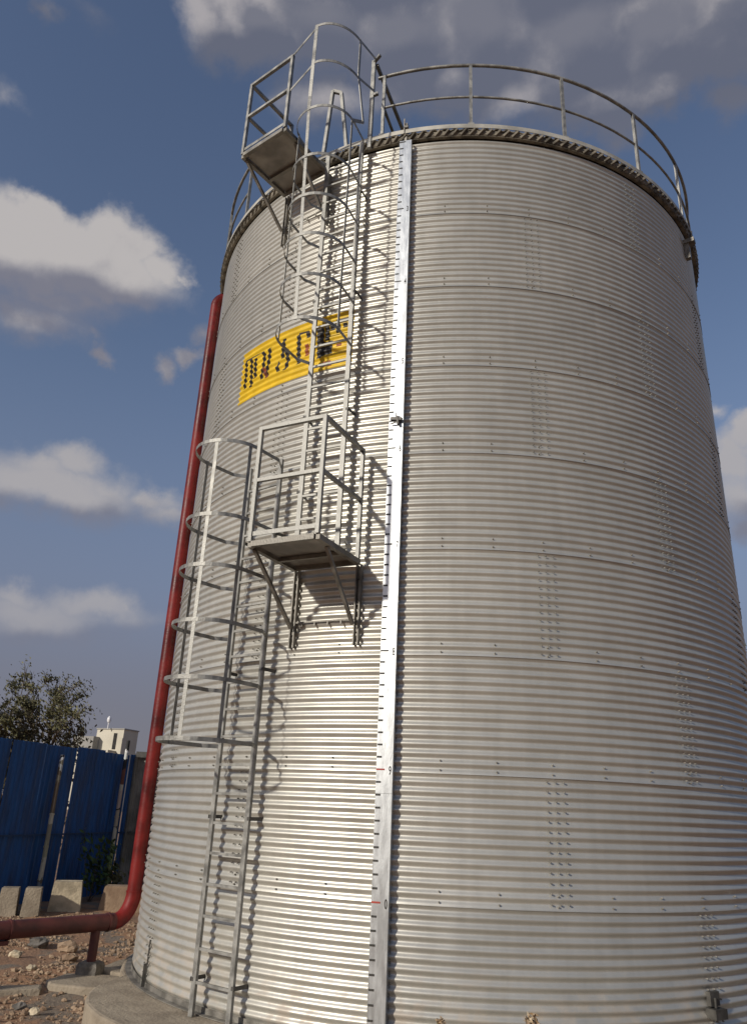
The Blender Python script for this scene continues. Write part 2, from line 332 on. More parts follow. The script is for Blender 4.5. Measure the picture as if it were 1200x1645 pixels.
f0 = MB(); prism(f0, poly, -.75, -.004, .025)
o = f0.build('concrete_footing', M_conc); tag(o, 'wide pale concrete footing slab under the corrugated steel tank', 'concrete slab')

def slab(name, label, cat, pts, z0, z1, m=None, group=None, bev=.02):
    mb = MB()
    # subdivide the outline and roughen it so that it does not look cut with a knife
    P = []
    for i in range(len(pts)):
        a, b = Vector(pts[i]), Vector(pts[(i+1) % len(pts)]); k = max(1, int((b-a).length/.08))
        for j in range(k):
            q = a.lerp(b, j/k); q += Vector((noise.noise(Vector((q.x*6, q.y*6, 1))), noise.noise(Vector((q.x*6, q.y*6, 9)))))*.02; P.append((q.x, q.y))
    prism(mb, P, z0, z1, bev); o = mb.build(name, m or M_conc); return tag(o, label, cat, group)
slab('kerb_block', 'rounded broken concrete lump at the corner of the tank footing', 'kerb', [(-4.16, -1.56), (-4.12, -1.24), (-3.9, -1.12), (-3.45, -1.2), (-3.4, -1.78), (-3.78, -1.76), (-4.05, -1.73)], -.45, -.115)
slab('kerb_block', 'low concrete kerb running left from the tank footing to the picture edge', 'kerb', [(-5.6, -2.52), (-5.6, -2.3), (-4.5, -1.88), (-4.14, -1.70), (-4.06, -1.87), (-4.42, -2.08)], -.5, -.135)
slab('concrete_patch', 'flat concrete patch between pipe support and corrugated tank', 'concrete', [(-3.86, -1.05), (-3.85, -.55), (-3.7, -.1), (-3.4, -.1), (-3.4, -1.19), (-3.7, -1.12)], -.4, -.09)

# single rocks
def rock(x, y, s, label, m=M_stone, seed=0):
    r2 = random.Random(seed); me = MB(); n = 10; V = []
    for i in range(7):
        th = PI*(i+.5)/7
        for k in range(n):
            a = 2*PI*k/n; d = Vector((math.sin(th)*math.cos(a), math.sin(th)*math.sin(a), -math.cos(th)))
            q = 1+.45*noise.noise(d*1.6+Vector((seed*7., 0, 0)))+.1*noise.noise(d*5); V.append((x+d.x*s*q*1.15, y+d.y*s*q*.9, gh(x, y)+s*.35+d.z*s*q*.65))
    me.add(V, [(i*n+k, i*n+(k+1) % n, (i+1)*n+(k+1) % n, (i+1)*n+k) for i in range(6) for k in range(n)]+[tuple(range(n))[::-1], tuple(6*n+k for k in range(n))])
    return tag(me.build('rock', m), label, 'rock', 'single stones lying on the soil by the tank')
rock(-4.72, .05, .11, 'reddish lump of rock just left of the pipe support', seed=1)
rock(-5.25, .35, .12, 'dark brown rock below the middle of the red horizontal pipe', M_conc3, seed=2)
rock(-5.13, -.45, .07, 'pale round stone among the gravel at far left under the red pipe', M_conc2, seed=3)
rock(-4.45, -.45, .08, 'brown stone in front of the mortar block', seed=4)
rock(-4.62, -1.0, .05, 'small pale stone in the reddish patch behind the kerb', M_conc2, seed=5)
rock(-4.0, -2.35, .06, 'grey stone in front of the kerb near the footing corner', M_conc3, seed=6)
rock(-3.78, -2.5, .05, 'pale stone touching the front of the concrete footing', M_conc2, seed=8)
rock(-4.35, -2.45, .045, 'small brown stone in the gravel in front of the kerb', seed=9)

# ------------------------------------------------------------------ the tank
tank = thing('storage_tank', 'tall round corrugated galvanised steel storage tank with ladders and yellow sign', 'storage tank', (0, 0, 0))
# wall: nine corrugated rings
wall = MB(); SEG = 320; PER = 8
for k in range(NR):
    top = RP if k < NR-1 else HT-k*RP
    nz = int(round(13*PER*top/RP)); V = []
    for j in range(nz+1):
        zz = k*RP+top*j/nz; rr = R+A*math.cos(2*PI*zz/PITCH)+.003*(1-j/nz)
        for i in range(SEG):
            a = 2*PI*i/SEG; V.append((rr*math.sin(a), -rr*math.cos(a), zz-.008 if j == 0 and k else zz))
    wall.add(V, [(j*SEG+i, j*SEG+(i+1) % SEG, (j+1)*SEG+(i+1) % SEG, (j+1)*SEG+i) for j in range(nz) for i in range(SEG)], True)
wall.build('wall', M_wall, tank)

# roof: ribbed cone, eave angle, fascia band
roof = MB(); SG = 960; V = []
for (r, zb) in ((.35, 10.20), (2.0, 9.68), (R-.02, 9.135), (R+.075, 9.105), (R+.08, 9.085), (R-.02, 9.105)):
    for i in range(SG):
        amp = .016*(0 if r < .5 else 1); a = 2*PI*i/SG
        V.append((r*math.sin(a), -r*math.cos(a), zb+amp*max(-.75, min(.75, 1.3*math.sin(a*190)))))
roof.add(V, [(j*SG+i, j*SG+(i+1) % SG, (j+1)*SG+(i+1) % SG, (j+1)*SG+i) for j in range(5) for i in range(SG)], False)
roof.tube([(0, 0, 10.15), (0, 0, 10.32), (0, 0, 10.33)], [.38, .38, .02], 40)
roof.build('roof', M_rope, tank)
def ring(mb, prof_pts, seg=320, smooth=True, a0=0, a1=360):
    n = len(prof_pts); V = []; full = abs(a1-a0) >= 360; m = seg if full else seg+1
    for i in range(m):
        a = rad(a0+(a1-a0)*i/seg)
        V += [(r*math.sin(a), -r*math.cos(a), z) for r, z in prof_pts]
    q = [(i*n+j, ((i+1) % m)*n+j, ((i+1) % m)*n+(j+1) % n, i*n+(j+1) % n) for i in range(seg if full else seg) for j in range(n)]
    mb.add(V, q, smooth)
    if not full: mb.add(V[:n], [tuple(range(n))]); mb.add(V[-n:], [tuple(range(n))[::-1]])
e = MB(); ring(e, [(R+.012, 9.015), (R+.055, 9.015), (R+.055, 9.02), (R+.02, 9.02), (R+.02, 9.068), (R+.012, 9.068)], smooth=False)
e.build('eave_angle', M_rope, tank)
# slanted closure lugs between wall head and roof sheet, reading as a twisted rope from below
e = MB(); ring(e, [(R+.022, 9.02), (R+.05, 9.03), (R+.07, 9.08), (R+.04, 9.085)])
for i in range(230):
    a = 360*i/230; p = cyl(a, R+.045, 9.03); q = cyl(a+1.0, R+.074, 9.092); e.bar(p, q, .04, .026)
e.build('eave_closure', M_rope, tank)
e = MB(); ring(e, [(R+.082, 9.105), (R+.088, 9.105), (R+.082, 9.172), (R+.04, 9.182), (R+.04, 9.176), (R+.076, 9.172)], smooth=False)
e.build('fascia_band', M_fascia, tank)

# level gauge board
GA = -8.5
gz0, gz1 = .0, 8.99
b = MB()
nb = 5
for i in range(nb):
    z0 = gz0+(gz1-gz0)*i/nb; z1 = gz0+(gz1-gz0)*(i+1)/nb; dx = .0015*(i % 2)
    b.box(tp(GA, .086+dx, 0, (z0+z1)/2), tan(GA)*.071, nrm(GA)*.002, (0, 0, (z1-z0)/2-.001))
for s in (-1, 1): b.box(tp(GA, .05, s*.069, (gz0+gz1)/2), tan(GA)*.0015, nrm(GA)*.0335, (0, 0, (gz1-gz0)/2))
gauge = b.build('level_gauge', M_board, tank, 'tall flat shiny gauge board marked off in tenths of a metre')
r3 = random.Random(5)
for i in range(1, 91):                         # a tenth of a metre apart; every tenth one longer
    z = .09975*i-.008; tk = MB()
    if i % 10 == 0: tk.box(tp(GA, .0905, -.034, z), tan(GA)*.036, nrm(GA)*.0008, (0, 0, .0065)); tk.build('metre_mark', M_redink if i <= 20 else M_ink, gauge)
    else: tk.box(tp(GA, .0905, -.071+.022+.004*r3.random(), z), tan(GA)*.0215, nrm(GA)*.0008, (0, 0, .0075)); tk.build('tick_mark', M_ink, gauge)
def text_mesh(s, size, place, m, name, parent, bold=.0):
    cu = bpy.data.curves.new('txt', 'FONT'); cu.body = s; cu.size = size; cu.align_x = 'CENTER'; cu.align_y = 'CENTER'; cu.extrude = .0006; cu.offset = bold
    to = bpy.data.objects.new('txt', cu); C.objects.link(to); bpy.context.view_layer.update()
    me = bpy.data.meshes.new_from_object(to.evaluated_get(bpy.context.evaluated_depsgraph_get())); bpy.data.objects.remove(to)
    for v in me.vertices: v.co = place(v.co)
    me.name = name; me.materials.clear(); me.materials.append(m)
    o = bpy.data.objects.new(name, me); C.objects.link(o); o.parent = parent; return o
for i, ch in enumerate('09876543'):
    z = .9975*(i+1)-.02
    text_mesh(ch, .085, lambda c, z=z: tp(GA, .0905+c.z, .048+c.x*.55, z+c.y*1.15), M_ink, 'digit', gauge, .0012)
cl = MB(); zc = 5.28
cl.bar(tp(GA, .10, -.05, zc+.02), tp(GA, .12, .065, zc-.005), .03, .03); cl.bar(tp(GA, .11, -.05, zc-.045), tp(GA, .13, .03, zc-.03), .008, .012)
cl.bar(tp(GA, .12, .03, zc-.06), tp(GA, .12, .02, zc+.03), .02, .03); cl.bar(tp(GA, .10, .0, zc+.02), tp(GA, .13, .01, zc+.07), .008, .01)
cl.build('clamp', M_dark, gauge)
cl = MB(); cl.bar(tp(GA, .05, .0, 9.0), tp(GA, .05, .0, 9.28), .03, .05); cl.bar(tp(GA, .09, -.02, 9.1), tp(GA, .09, -.02, 9.33), .012, .012)
cl.bar(tp(GA, .0, .0, 9.2), tp(GA, .1, .0, 9.2), .05, .03); cl.build('gauge_head', M_galv2, gauge)

# painted sign following the corrugation
SZ0, SZ1, SA0, SA1 = 6.075, 6.775, -44.45, -17.1
def patch(mb, az0, az1, z0, z1, off, na=60, dz=.0075):
    nz = max(2, int((z1-z0)/dz)); V = []
    for j in range(nz+1):
        z = z0+(z1-z0)*j/nz
        for i in range(na+1):
            a = rad(az0+(az1-az0)*i/na); rr = prof(z)+off; V.append((rr*math.sin(a), -rr*math.cos(a), z))
    mb.add(V, [(j*(na+1)+i, j*(na+1)+i+1, (j+1)*(na+1)+i+1, (j+1)*(na+1)+i) for j in range(nz) for i in range(na)], True)
s = MB(); patch(s, SA0, SA1, SZ0, SZ1, .0012, 70); sign = s.build('sign', M_yel, tank, 'yellow sign panel painted over the corrugations with dark writing')
STROKES = [[(-43.46, 6.66), (-37.52, 6.64)], [(-43.18, 6.64), (-42.78, 6.43), (-42.82, 6.25)], [(-41.42, 6.64), (-40.51, 6.23)], [(-40.06, 6.61), (-39.48, 6.32)], [(-37.88, 6.65), (-37.19, 6.57), (-37.34, 6.42), (-37.62, 6.26)], [(-37.16, 6.41), (-35.82, 6.24)], [(-35.94, 6.66), (-35.75, 6.5), (-36.16, 6.33), (-35.82, 6.24)], [(-32.18, 6.68), (-32.13, 6.42), (-33.31, 6.35), (-33.15, 6.27), (-31.25, 6.24), (-30.61, 6.35), (-31.32, 6.52)], [(-28.05, 6.25), (-28.55, 6.66), (-26.34, 6.65), (-26.35, 6.56)], [(-26.47, 6.48), (-26.25, 6.32)], [(-25.34, 6.47), (-25.12, 6.3)], [(-24.14, 6.67), (-23.6, 6.24)], [(-23.4, 6.66), (-23.16, 6.26)], [(-22.39, 6.7), (-22.1, 6.45)], [(-21.32, 6.68), (-21.18, 6.56)], [(-20.18, 6.69), (-20.01, 6.52)], [(-18.77, 6.62), (-18.71, 6.56)], [(-20.17, 6.67), (-18.16, 6.67)], [(-22.86, 6.41), (-21.12, 6.4)], [(-22.79, 6.35), (-21.06, 6.34)], [(-22.48, 6.28), (-20.99, 6.28)], [(-22.36, 6.18), (-22.29, 6.12)], [(-21.44, 6.18), (-21.36, 6.11)], [(-20.75, 6.37), (-19.87, 6.39), (-18.94, 6.34), (-19.81, 6.33), (-20.75, 6.37)]]
lw = .62
def stroke(mb, pts, w=.62, off=.0022):
    for (a0, z0), (a1, z1) in zip(pts[:-1], pts[1:]):
        n = max(2, int(abs(z1-z0)/.0075), int(abs(a1-a0)/.5)); V = []
        hor = abs(a1-a0)*.063 > abs(z1-z0)
        for j in range(n+1):
            t = j/n; a = a0+(a1-a0)*t; z = z0+(z1-z0)*t
            for s_ in (-1, 1):
                aa = a+(0 if hor else s_*w/2); zz = z+(s_*.018 if hor else 0)
                ra = rad(aa); rr = prof(zz)+off; V.append((rr*math.sin(ra), -rr*math.cos(ra), zz))
        f = [(2*j, 2*j+1, 2*j+3, 2*j+2) for j in range(n)]
        if (hor and a1 < a0) or (not hor and z1 < z0) is False: f = [q[::-1] for q in f] if hor else f
        mb.add(V, f, True)
GLY = [(0, 1, 2, 3), (4,), (5,), (6,), (7,), (8,), (9,), (10,), (11, 12), (13,), (14,), (15, 17), (16,), (21,), (22,)]
for gl in GLY:
    m = MB()
    for i in gl: stroke(m, STROKES[i], .85 if i < 18 else .7)
    m.build('letter', M_brn if gl[0] in (5, 9, 10, 21, 22) else M_blk, sign)
m = MB(); patch(m, -22.9, -21.1, 6.27, 6.44, .0024, 6); m.build('letter', M_blk, sign)
s = MB(); patch(s, -20.9, -18.8, 6.29, 6.42, .0024, 8); s.build('emblem', M_byel, sign)
s = MB(); patch(s, -20.3, -19.3, 6.335, 6.375, .0036, 4); s.build('emblem_spot', M_brn, sign)

# bolts: pairs along every ring joint, triple columns down every sheet joint
def bolt_bm(mb, az, z, r=.0072):
    rr = R+A+.003+.0005; n = nrm(az); t = tan(az); c = n*rr+Vector((0, 0, z)); V = []
    for h, q in ((-.008, 1.), (.007, 1.), (.011, .6)):
        for k in range(6): a = PI*k/3; V.append(c+n*h+t*r*q*math.cos(a)+Vector((0, 0, r*q*math.sin(a))))
    mb.add(V, [(i*6+k, i*6+(k+1) % 6, (i+1)*6+(k+1) % 6, (i+1)*6+k) for i in range(2) for k in range(6)]+[tuple(12+k for k in range(6))])
camv = Vector((0, -10.31, 1.688)); BL = []
for k in range(1, NR):
    for j in range(48):
        az = -180+7.5*j-1.3
        for dz in (.022, .098): BL.append((az, k*RP+dz))
for k in range(NR):
    for j in range(8):
        az = (14.0 if k % 2 else 36.5)+45*j
        az = (az+180) % 360-180
        for c_ in (-1.15, 0, 1.15):
            for q in range(13): BL.append((az+c_, k*RP+(q+.5)*PITCH))
def vis(b_):
    p = nrm(b_[0])*R+Vector((0, 0, b_[1])); d = camv-p; n = nrm(b_[0]); cs = n.dot(d)/d.length
    return cs/d.length if cs > 0 else -1
BL.sort(key=vis, reverse=True)
PAIRS = [q for q in BL if abs(((q[1]/RP) % 1)*RP-.022) < .001 or abs(((q[1]/RP) % 1)*RP-.098) < .001]
near = BL[:100]
m0 = MB(); bolt_bm(m0, 0, 0); ob = None
for az, z in near:
    if ob is None:
        ob = m0.build('bolt', M_bolt, tank); o = ob
    else:
        o = ob.copy(); C.objects.link(o); o.parent = tank
    o.location = (0, 0, z); o.rotation_euler = (0, 0, rad(az))
mb = MB()
for az, z in BL[100:]: bolt_bm(mb, az, z)
o = mb.build('bolts', M_bolt, tank); o['kind'] = 'stuff'

# base angle and anchor plates
e = MB(); ring(e, [(R+.012, .0), (R+.075, .0), (R+.075, .006), (R+.018, .006), (R+.018, .05), (R+.012, .05)], smooth=False); e.build('base_angle', M_galv2, tank)
e = MB(); e.box(tp(-53, .016, 0, .2), tan(-53)*.012, nrm(-53)*.004, (0, 0, .2)); e.box(tp(-53, .03, .0, .1), tan(-53)*.003, nrm(-53)*.02, (0, 0, .1)); e.build('anchor_strap', M_dark, tank)
# small black outlet low on the right, lug by the eave
e = MB(); e.box(cyl(35.8, R+.05, .26), tan(36)*.07, nrm(36)*.05, (0, 0, .035)); e.box(cyl(35.8, R+.03, .36), tan(36)*.055, nrm(36)*.02, (0, 0, .05)); e.tube([cyl(35.6, R+.06, .3), cyl(35.6, R+.06, .37)], .012); e.build('outlet_fitting', M_dark, tank)
e = MB(); e.box(cyl(58.7, R+.07, 8.86), tan(58.7)*.05, nrm(58.7)*.07, (0, 0, .03)); e.box(cyl(58.7, R+.04, 8.72), tan(58.7)*.035, nrm(58.7)*.03, (0, 0, .12)); e.tube([cyl(58.7, R+.11, 8.86), cyl(58.7, R+.11, 9.02)], .014); e.build('eave_bracket', M_galv2, tank)

# guard rail round the roof edge
gr_ = emp('guard_rail', tank); HR = 1.05
ANG = [-13.3+18*i for i in range(20)]
ANG = [-13.3, 3.4]+[3.4+18*i for i in range(1, 18)]
def arc(a0, a1, r, z, n): return [cyl(a0+(a1-a0)*i/n, r, z) for i in range(n+1)]
RR_ = R+.045
for a in ANG:
    p = MB(); p.bar(cyl(a, RR_, 9.07), cyl(a, RR_, 9.12+HR), .035, .035, tan(a)); p.box(cyl(a, RR_+.0, 9.15), tan(a)*.035, nrm(a)*.03, (0, 0, .05)); p.build('post', M_galv, gr_)
t_ = MB(); t_.tube(arc(-14.6, ANG[-1], RR_, 9.12+HR, 110), .021); t_.build('top_rail', M_galv, gr_)
t_ = MB(); t_.tube(arc(-13.8, ANG[-1], RR_-.01, 9.13+HR*.5, 110), .015); t_.build('mid_rail', M_galv, gr_)
a = -15.5
t_ = MB(); t_.bar(cyl(a, R+.08, 9.0), cyl(a, R+.08, 10.45), .045, .045, tan(a)); t_.bar(cyl(a-.1, R+.08, 10.43), cyl(a+1.6, R+.14, 10.45), .035, .035); t_.bar(cyl(a, R+.08, 9.86), cyl(a+1.2, R+.08, 9.87), .035, .035); t_.build('gate_post', M_galv, gr_)
t_ = MB(); t_.bar(cyl(-15, R+.06, 10.40), cyl(-15, 1.6, 10.40), .04, .04); t_.build('roof_walk_rail', M_galv2, gr_)
t_ = MB(); t_.bar(cyl(-13.5, R+.04, 9.70), cyl(-13.5, 1.6, 9.70), .03, .03); t_.build('roof_walk_rail', M_galv2, gr_)
# small A-shaped hand hold on the roof edge
t_ = MB(); P_ = [cyl(-25.8, R+.06, 9.1), cyl(-24.9, R+.04, 10.27), cyl(-23.2, R+.0, 10.22), cyl(-20.8, R+.0, 9.1)]
for p, q in zip(P_[:-1], P_[1:]): t_.bar(p, q, .04, .04, nrm(-23))
t_.build('hand_hold', M_galv, gr_)

# caged ladders
def hoop_pts(az, off, w, dep, z, n=18):
    P = []; sl_ = max(dep-w, 0)
    P.append((-.235, off)); P.append((-w*.96, off+.14))
    for i in range(n+1):
        t = PI*i/n; P.append((-w*math.cos(t), off+.18+max(sl_-.18, 0)+(dep-max(sl_, .18))*math.sin(t)))
    P.append((w*.96, off+.14)); P.append((.235, off))
    return [tp(az, o_, u, z) for u, o_ in P]
def cage_pt(az, off, w, dep, z, ang):
    t = rad(ang); sl_ = max(dep-w, 0); c0 = .18+max(sl_-.18, 0)
    return tp(az, off+c0+(dep-max(sl_, .18))*math.cos(t), w*math.sin(t), z)
def ladder(az, off, z0, z1, hoops, w, dep, straps, brk, label, rung0=.25):
    L = emp('caged_ladder', tank, label)
    for s_ in (-1, 1):
        m = MB(); m.bar(tp(az, off, s_*.226, z0), tp(az, off, s_*.226, z1), .05, .012 if False else .028, nrm(az)); m.build('stile', M_galv, L)
    z = z0+rung0
    while z < z1-.03:
        m = MB(); m.bar(tp(az, off, -.212, z), tp(az, off, .212, z), .022, .022); m.build('rung', M_galv, L); z += .25
    for hz_ in hoops:
        P = hoop_pts(az, off, w, dep, hz_); m = MB()
        V = []; n = len(P)
        for i, p in enumerate(P):
            d = (P[min(i+1, n-1)]-P[max(i-1, 0)]).normalized(); nn = Vector((d.y, -d.x, 0))
            V += [p+nn*.003+Vector((0, 0, -.018)), p+nn*.003+Vector((0, 0, .018)), p-nn*.003+Vector((0, 0, .018)), p-nn*.003+Vector((0, 0, -.018))]
        m.add(V, [(i*4+k, i*4+(k+1) % 4, (i+1)*4+(k+1) % 4, (i+1)*4+k) for i in range(n-1) for k in range(4)]+[(0, 1, 2, 3), (4*n-1, 4*n-2, 4*n-3, 4*n-4)])
        m.build('hoop', M_galv, L)
    for ang, za, zb in straps:
        m = MB(); p = cage_pt(az, off, w-.006, dep-.006, za, ang[0]); q = cage_pt(az, off, w-.006, dep-.006, zb, ang[1]); ang = ang[0]
        d = nrm(az)*math.cos(rad(ang))+tan(az)*math.sin(rad(ang)); m.box((p+q)/2, (q-p)/2, d*.003, d.cross(Vector((0, 0, 1)))*.017); m.build('cage_strap', M_galv, L)
    for z in brk:
        for s_ in (-1, 1):
            m = MB(); m.bar(tp(az, -.03, s_*.262, z), tp(az, off+.02, s_*.262, z), .006, .032); m.bar(tp(az, off, s_*.23, z), tp(az, off, s_*.262, z), .03, .03); m.build('wall_bracket', M_dark, L)
    return L
L1 = ladder(-31.5, .13, 0.0, 5.02, [2.16, 2.67, 3.17, 3.68, 4.17, 4.93], .35, .83, [((-88, -88), 2.14, 4.95), ((24, 24), 2.14, 4.95), ((80, 80), 2.14, 4.95)], [.27, 1.55, 2.85, 4.2], 'lower caged steel ladder rising from the footing to the middle platform')
L2 = ladder(-20.1, .13, 3.93, 9.06, [6.1, 6.62, 7.13, 7.65, 8.2, 8.9], .34, .78, [((-78, -78), 6.08, 8.92), ((6, -8), 6.08, 8.92), ((88, 88), 6.08, 8.92)], [4.6, 5.45, 6.9, 8.3], 'upper caged steel ladder passing over the yellow sign to the roof edge', .12)
# flared head of the upper cage, joined to the top platform and the gate post
az = -20.1; TOPZ = (9.55, 10.15)
hd = emp('cage_head', tank)
for z in TOPZ:
    z_ = z; P = [tp(-31.3, .816, .465, 9.43 if z < 10 else 10.02)]
    P += [tp(az, .50+.45*math.cos(rad(t)), .38*math.sin(rad(t)), z) for t in range(2, 81, 6)]
    P += [cyl(-14.9, R+.13, z+.27 if z > 10 else z+.32)]
    m = MB(); V = []; n = len(P)
    for i, p in enumerate(P):
        d = (P[min(i+1, n-1)]-P[max(i-1, 0)]); d.z = 0; d.normalize(); nn = Vector((d.y, -d.x, 0))
        V += [p+nn*.003+Vector((0, 0, -.018)), p+nn*.003+Vector((0, 0, .018)), p-nn*.003+Vector((0, 0, .018)), p-nn*.003+Vector((0, 0, -.018))]
    m.add(V, [(i*4+k, i*4+(k+1) % 4, (i+1)*4+(k+1) % 4, (i+1)*4+k) for i in range(n-1) for k in range(4)]+[(0, 1, 2, 3), (4*n-1, 4*n-2, 4*n-3, 4*n-4)])
    m.build('hoop', M_galv, hd)
for ang, pts in ((6, [(8.9, .335, .775), (9.1, .335, .775), (9.6, .38, .86), (10.17, .38, .86)]), (88, [(8.9, .335, .775), (8.98, .40, .70), (9.6, .38, .86), (10.17, .38, .86)])):
    m = MB(); Q = []
    for z, w_, d_ in pts:
        Q.append(cage_pt(az, .13, w_, d_, z, -8 if ang == 6 else ang) if z < 9.5 else tp(az, .50+.45*math.cos(rad(ang-8)), .38*math.sin(rad(ang-8)), z))
    for p, q in zip(Q[:-1], Q[1:]): m.bar(p, q, .04, .008, nrm(az)*math.cos(rad(ang))+tan(az)*math.sin(rad(ang)))
    m.build('cage_strap', M_galv, hd)

# platforms
def platform(az, z, zt, o1, u0, u1, side, label, mid_bar):
    P = emp('platform', tank, label); n = nrm(az); t = tan(az); o0 = .07
    m = MB(); m.box(tp(az, (o0+o1)/2, (u0+u1)/2, z+.045), t*((u1-u0)/2-.028), n*((o1-o0)/2-.028), (0, 0, .003)); m.build('floor_plate', M_plate, P)
    m = MB()
    for u in (u0, u1): m.bar(tp(az, o0, u, z+.026), tp(az, o1, u, z+.026), .045, .05)
    m.bar(tp(az, o1, u0+.023, z+.026), tp(az, o1, u1-.023, z+.026), .045, .05); m.bar(tp(az, o0+.4*(o1-o0), u0+.023, z+.018), tp(az, o0+.4*(o1-o0), u1-.023, z+.018), .04, .035)
    m.bar(tp(az, o0+.02, u0+.023, z+.026), tp(az, o0+.02, u1-.023, z+.026), .04, .05)
    m.build('floor_frame', M_galv2, P)
    posts = [(u0, o1), (u1, o1), (u1 if side > 0 else u0, o0+.02)]
    for u, o_ in posts:
        q = MB(); q.bar(tp(az, o_, u, z+.052), tp(az, o_, u, zt), .036, .036, n); q.build('post', M_galv, P)
    us = u1 if side > 0 else u0
    for name, zz, th in (('top_rail', zt-.018, .036), ('mid_rail', z+.05+(zt-z-.05)*.52, .034)):
        q = MB(); q.bar(tp(az, o1, u0+.019, zz), tp(az, o1, u1-.019, zz), th, th); q.bar(tp(az, o0+.04, us, zz), tp(az, o1-.019, us, zz), th, th); q.build(name, M_galv, P)
    q = MB(); q.bar(tp(az, o1+.001, u0+.019, z+.125), tp(az, o1+.001, u1-.019, z+.125), .008, .04); q.build('toe_board', M_galv, P)
    for u, ob_ in ((u0+.01, o1-.06), (u1-.02, o1-.2)):
        q = MB(); q.bar(tp(az, ob_, u, z), tp(az, .08, u*.99, z-.56), .03, .03, t); q.build('brace', M_galv2, P)
    for u in (u0+.005, u1-.015):
        off_ = (math.sqrt(R*R-u*u)-R)
        q = MB()
        for d_ in (-.022, .022): q.bar(tp(az, off_+.035, u+d_, z-.74), tp(az, off_+.035, u+d_, z+.02), .012, .045, n)
        for zz in (-.6, -.35, -.1): q.bar(tp(az, off_+.02, u-.03, z+zz), tp(az, off_+.02, u+.03, z+zz), .03, .03)
        q.build('wall_leg', M_galv2, P)
    q = MB(); q.bar(tp(az, .03, u0+.03, z-.50), tp(az, .03, u1-.03, z-.50), .016, .016)
    for k in range(4): q.bar(tp(az, .03, u0+.1+.14*k, z-.50), tp(az, .03, u0+.1+.14*k, z-.54), .014, .014)
    q.build('tie_bar', M_galv2, P)
    return P
platform(-20.3, 3.79, 4.985, .844, -.248, .442, 1, 'middle resting platform with railing, beside the big gauge board', True)
platform(-31.3, 8.815, 10.02, .816, -.217, .465, -1, 'upper resting platform just under the roof edge', False)

# ------------------------------------------------------------------ red pipe
pipe = thing('red_pipe', 'red painted pipe running low over the ground then up the left of the tank', 'pipe', (-3.605, -.832, 0))
px, py, zc, rp = -3.63, -.84, .37, .081
hd_ = Vector((-4.69+3.94, -1.73+.76, 0)).normalized()
h0 = Vector((px, py, zc))+hd_*.25
q = MB(); q.tube([(px, py, z) for z in (.66, 3., 6., 8.83)], rp, 28); q.build('riser', M_red, pipe)
q = MB(); cc = Vector((px, py, 0))+hd_*.28; P = []
for i in range(13):
    t = PI/2*i/12; P.append(Vector((px, py, 0))+hd_*(.21*(1-math.cos(t)))+Vector((0, 0, .66-.29*math.sin(t))))
q.tube(P, rp*1.06, 28); q.build('elbow', M_red, pipe)
q = MB(); P = []
for i in range(9):
    t = PI/2*i/8; P.append(Vector((px, py, 8.83+.16*math.sin(t)))+(-Vector((px, py, 0)).normalized())*.16*(1-math.cos(t)))
q.tube(P, rp, 24); q.build('top_elbow', M_red, pipe)
hs = Vector((px, py, zc))+hd_*.21
q = MB(); q.tube([hs, hs+hd_*1.4, hs+hd_*9], rp*1.08, 28); q.build('ground_run', M_red2, pipe)
for d_ in (.06, 1.16, 4.5):
    q = MB(); c_ = hs+hd_*d_; q.tube([c_, c_+hd_*.022], rp*1.2, 28); q.build('coupling', M_red2, pipe)
q = MB(); q.tube([(px, py, .66), (px, py, .68)], rp*1.12, 28); q.build('coupling', M_red, pipe)
q = MB(); c_ = hs+hd_*1.22; q.box(c_+Vector((0, 0, -.115)), hd_*.05, hd_.cross(Vector((0, 0, 1)))*.05, (0, 0, .02)); q.build('drain_boss', M_red2, pipe)
sx = hs+hd_*.2
q = MB(); q.tube([(sx.x, sx.y, .0), (sx.x, sx.y, zc-.06)], .05, 20); q.build('support_leg', M_red2, pipe)
for z in (2.3, 5.2):
    q = MB(); ring(q, [(R-.01, z), (R+.1, z), (R+.1, z+.04), (R-.01, z+.04)], 8, False, -78.6, -77.4); q.build('pipe_clip', M_dark, pipe)
mb = MB(); prism(mb, [(sx.x-.12, sx.y-.09), (sx.x-.05, sx.y-.12), (sx.x+.11, sx.y-.1), (sx.x+.13, sx.y+.08), (sx.x-.02, sx.y+.12), (sx.x-.13, sx.y+.06)], -.35, .0, .04)
tag(mb.build('mortar_block', M_conc3), 'dark grey mortar block under the support leg of the red pipe', 'block')

# ------------------------------------------------------------------ fence
def ribbed(mb, p, q, z0, z1, pitch=.125, amp=.018, th=.003):
    p, q = Vector((*p, 0)), Vector((*q, 0)); d = (q-p); L = d.length; d.normalize(); n = Vector((-d.y, d.x, 0)); pts = [(0, 0)]
    x = 0
    while x < L-.001:
        for dx, h in ((.45, 0), (.55, 1), (.85, 1), (1., 0)):
            if x+dx*pitch <= L: pts.append((x+dx*pitch, h*amp))
        x += pitch
    V = []
    for s_ in (0, th):
        for x, h in pts:
            b_ = p+d*x+n*(h+s_); V += [(b_.x, b_.y, z0), (b_.x, b_.y, z1)]
    m_ = len(pts); f = [(2*i, 2*i+1, 2*i+3, 2*i+2) for i in range(m_-1)]+[(2*m_+2*i, 2*m_+2*i+2, 2*m_+2*i+3, 2*m_+2*i+1) for i in range(m_-1)]
    f += [(2*i+1, 2*m_+2*i+1, 2*m_+2*i+3, 2*i+3) for i in range(m_-1)]+[(0, 2*m_, 2*m_+1, 1), (2*m_-2, 2*m_-1, 4*m_-1, 4*m_-2)]
    mb.add(V, f)
M_blue = mat('blue_sheet', (.009, .095, .30), .5, 0, .3, 2.2, .15, 20, stretch=(3, 3, .6), col2=(.004, .045, .15), rvar=.2)
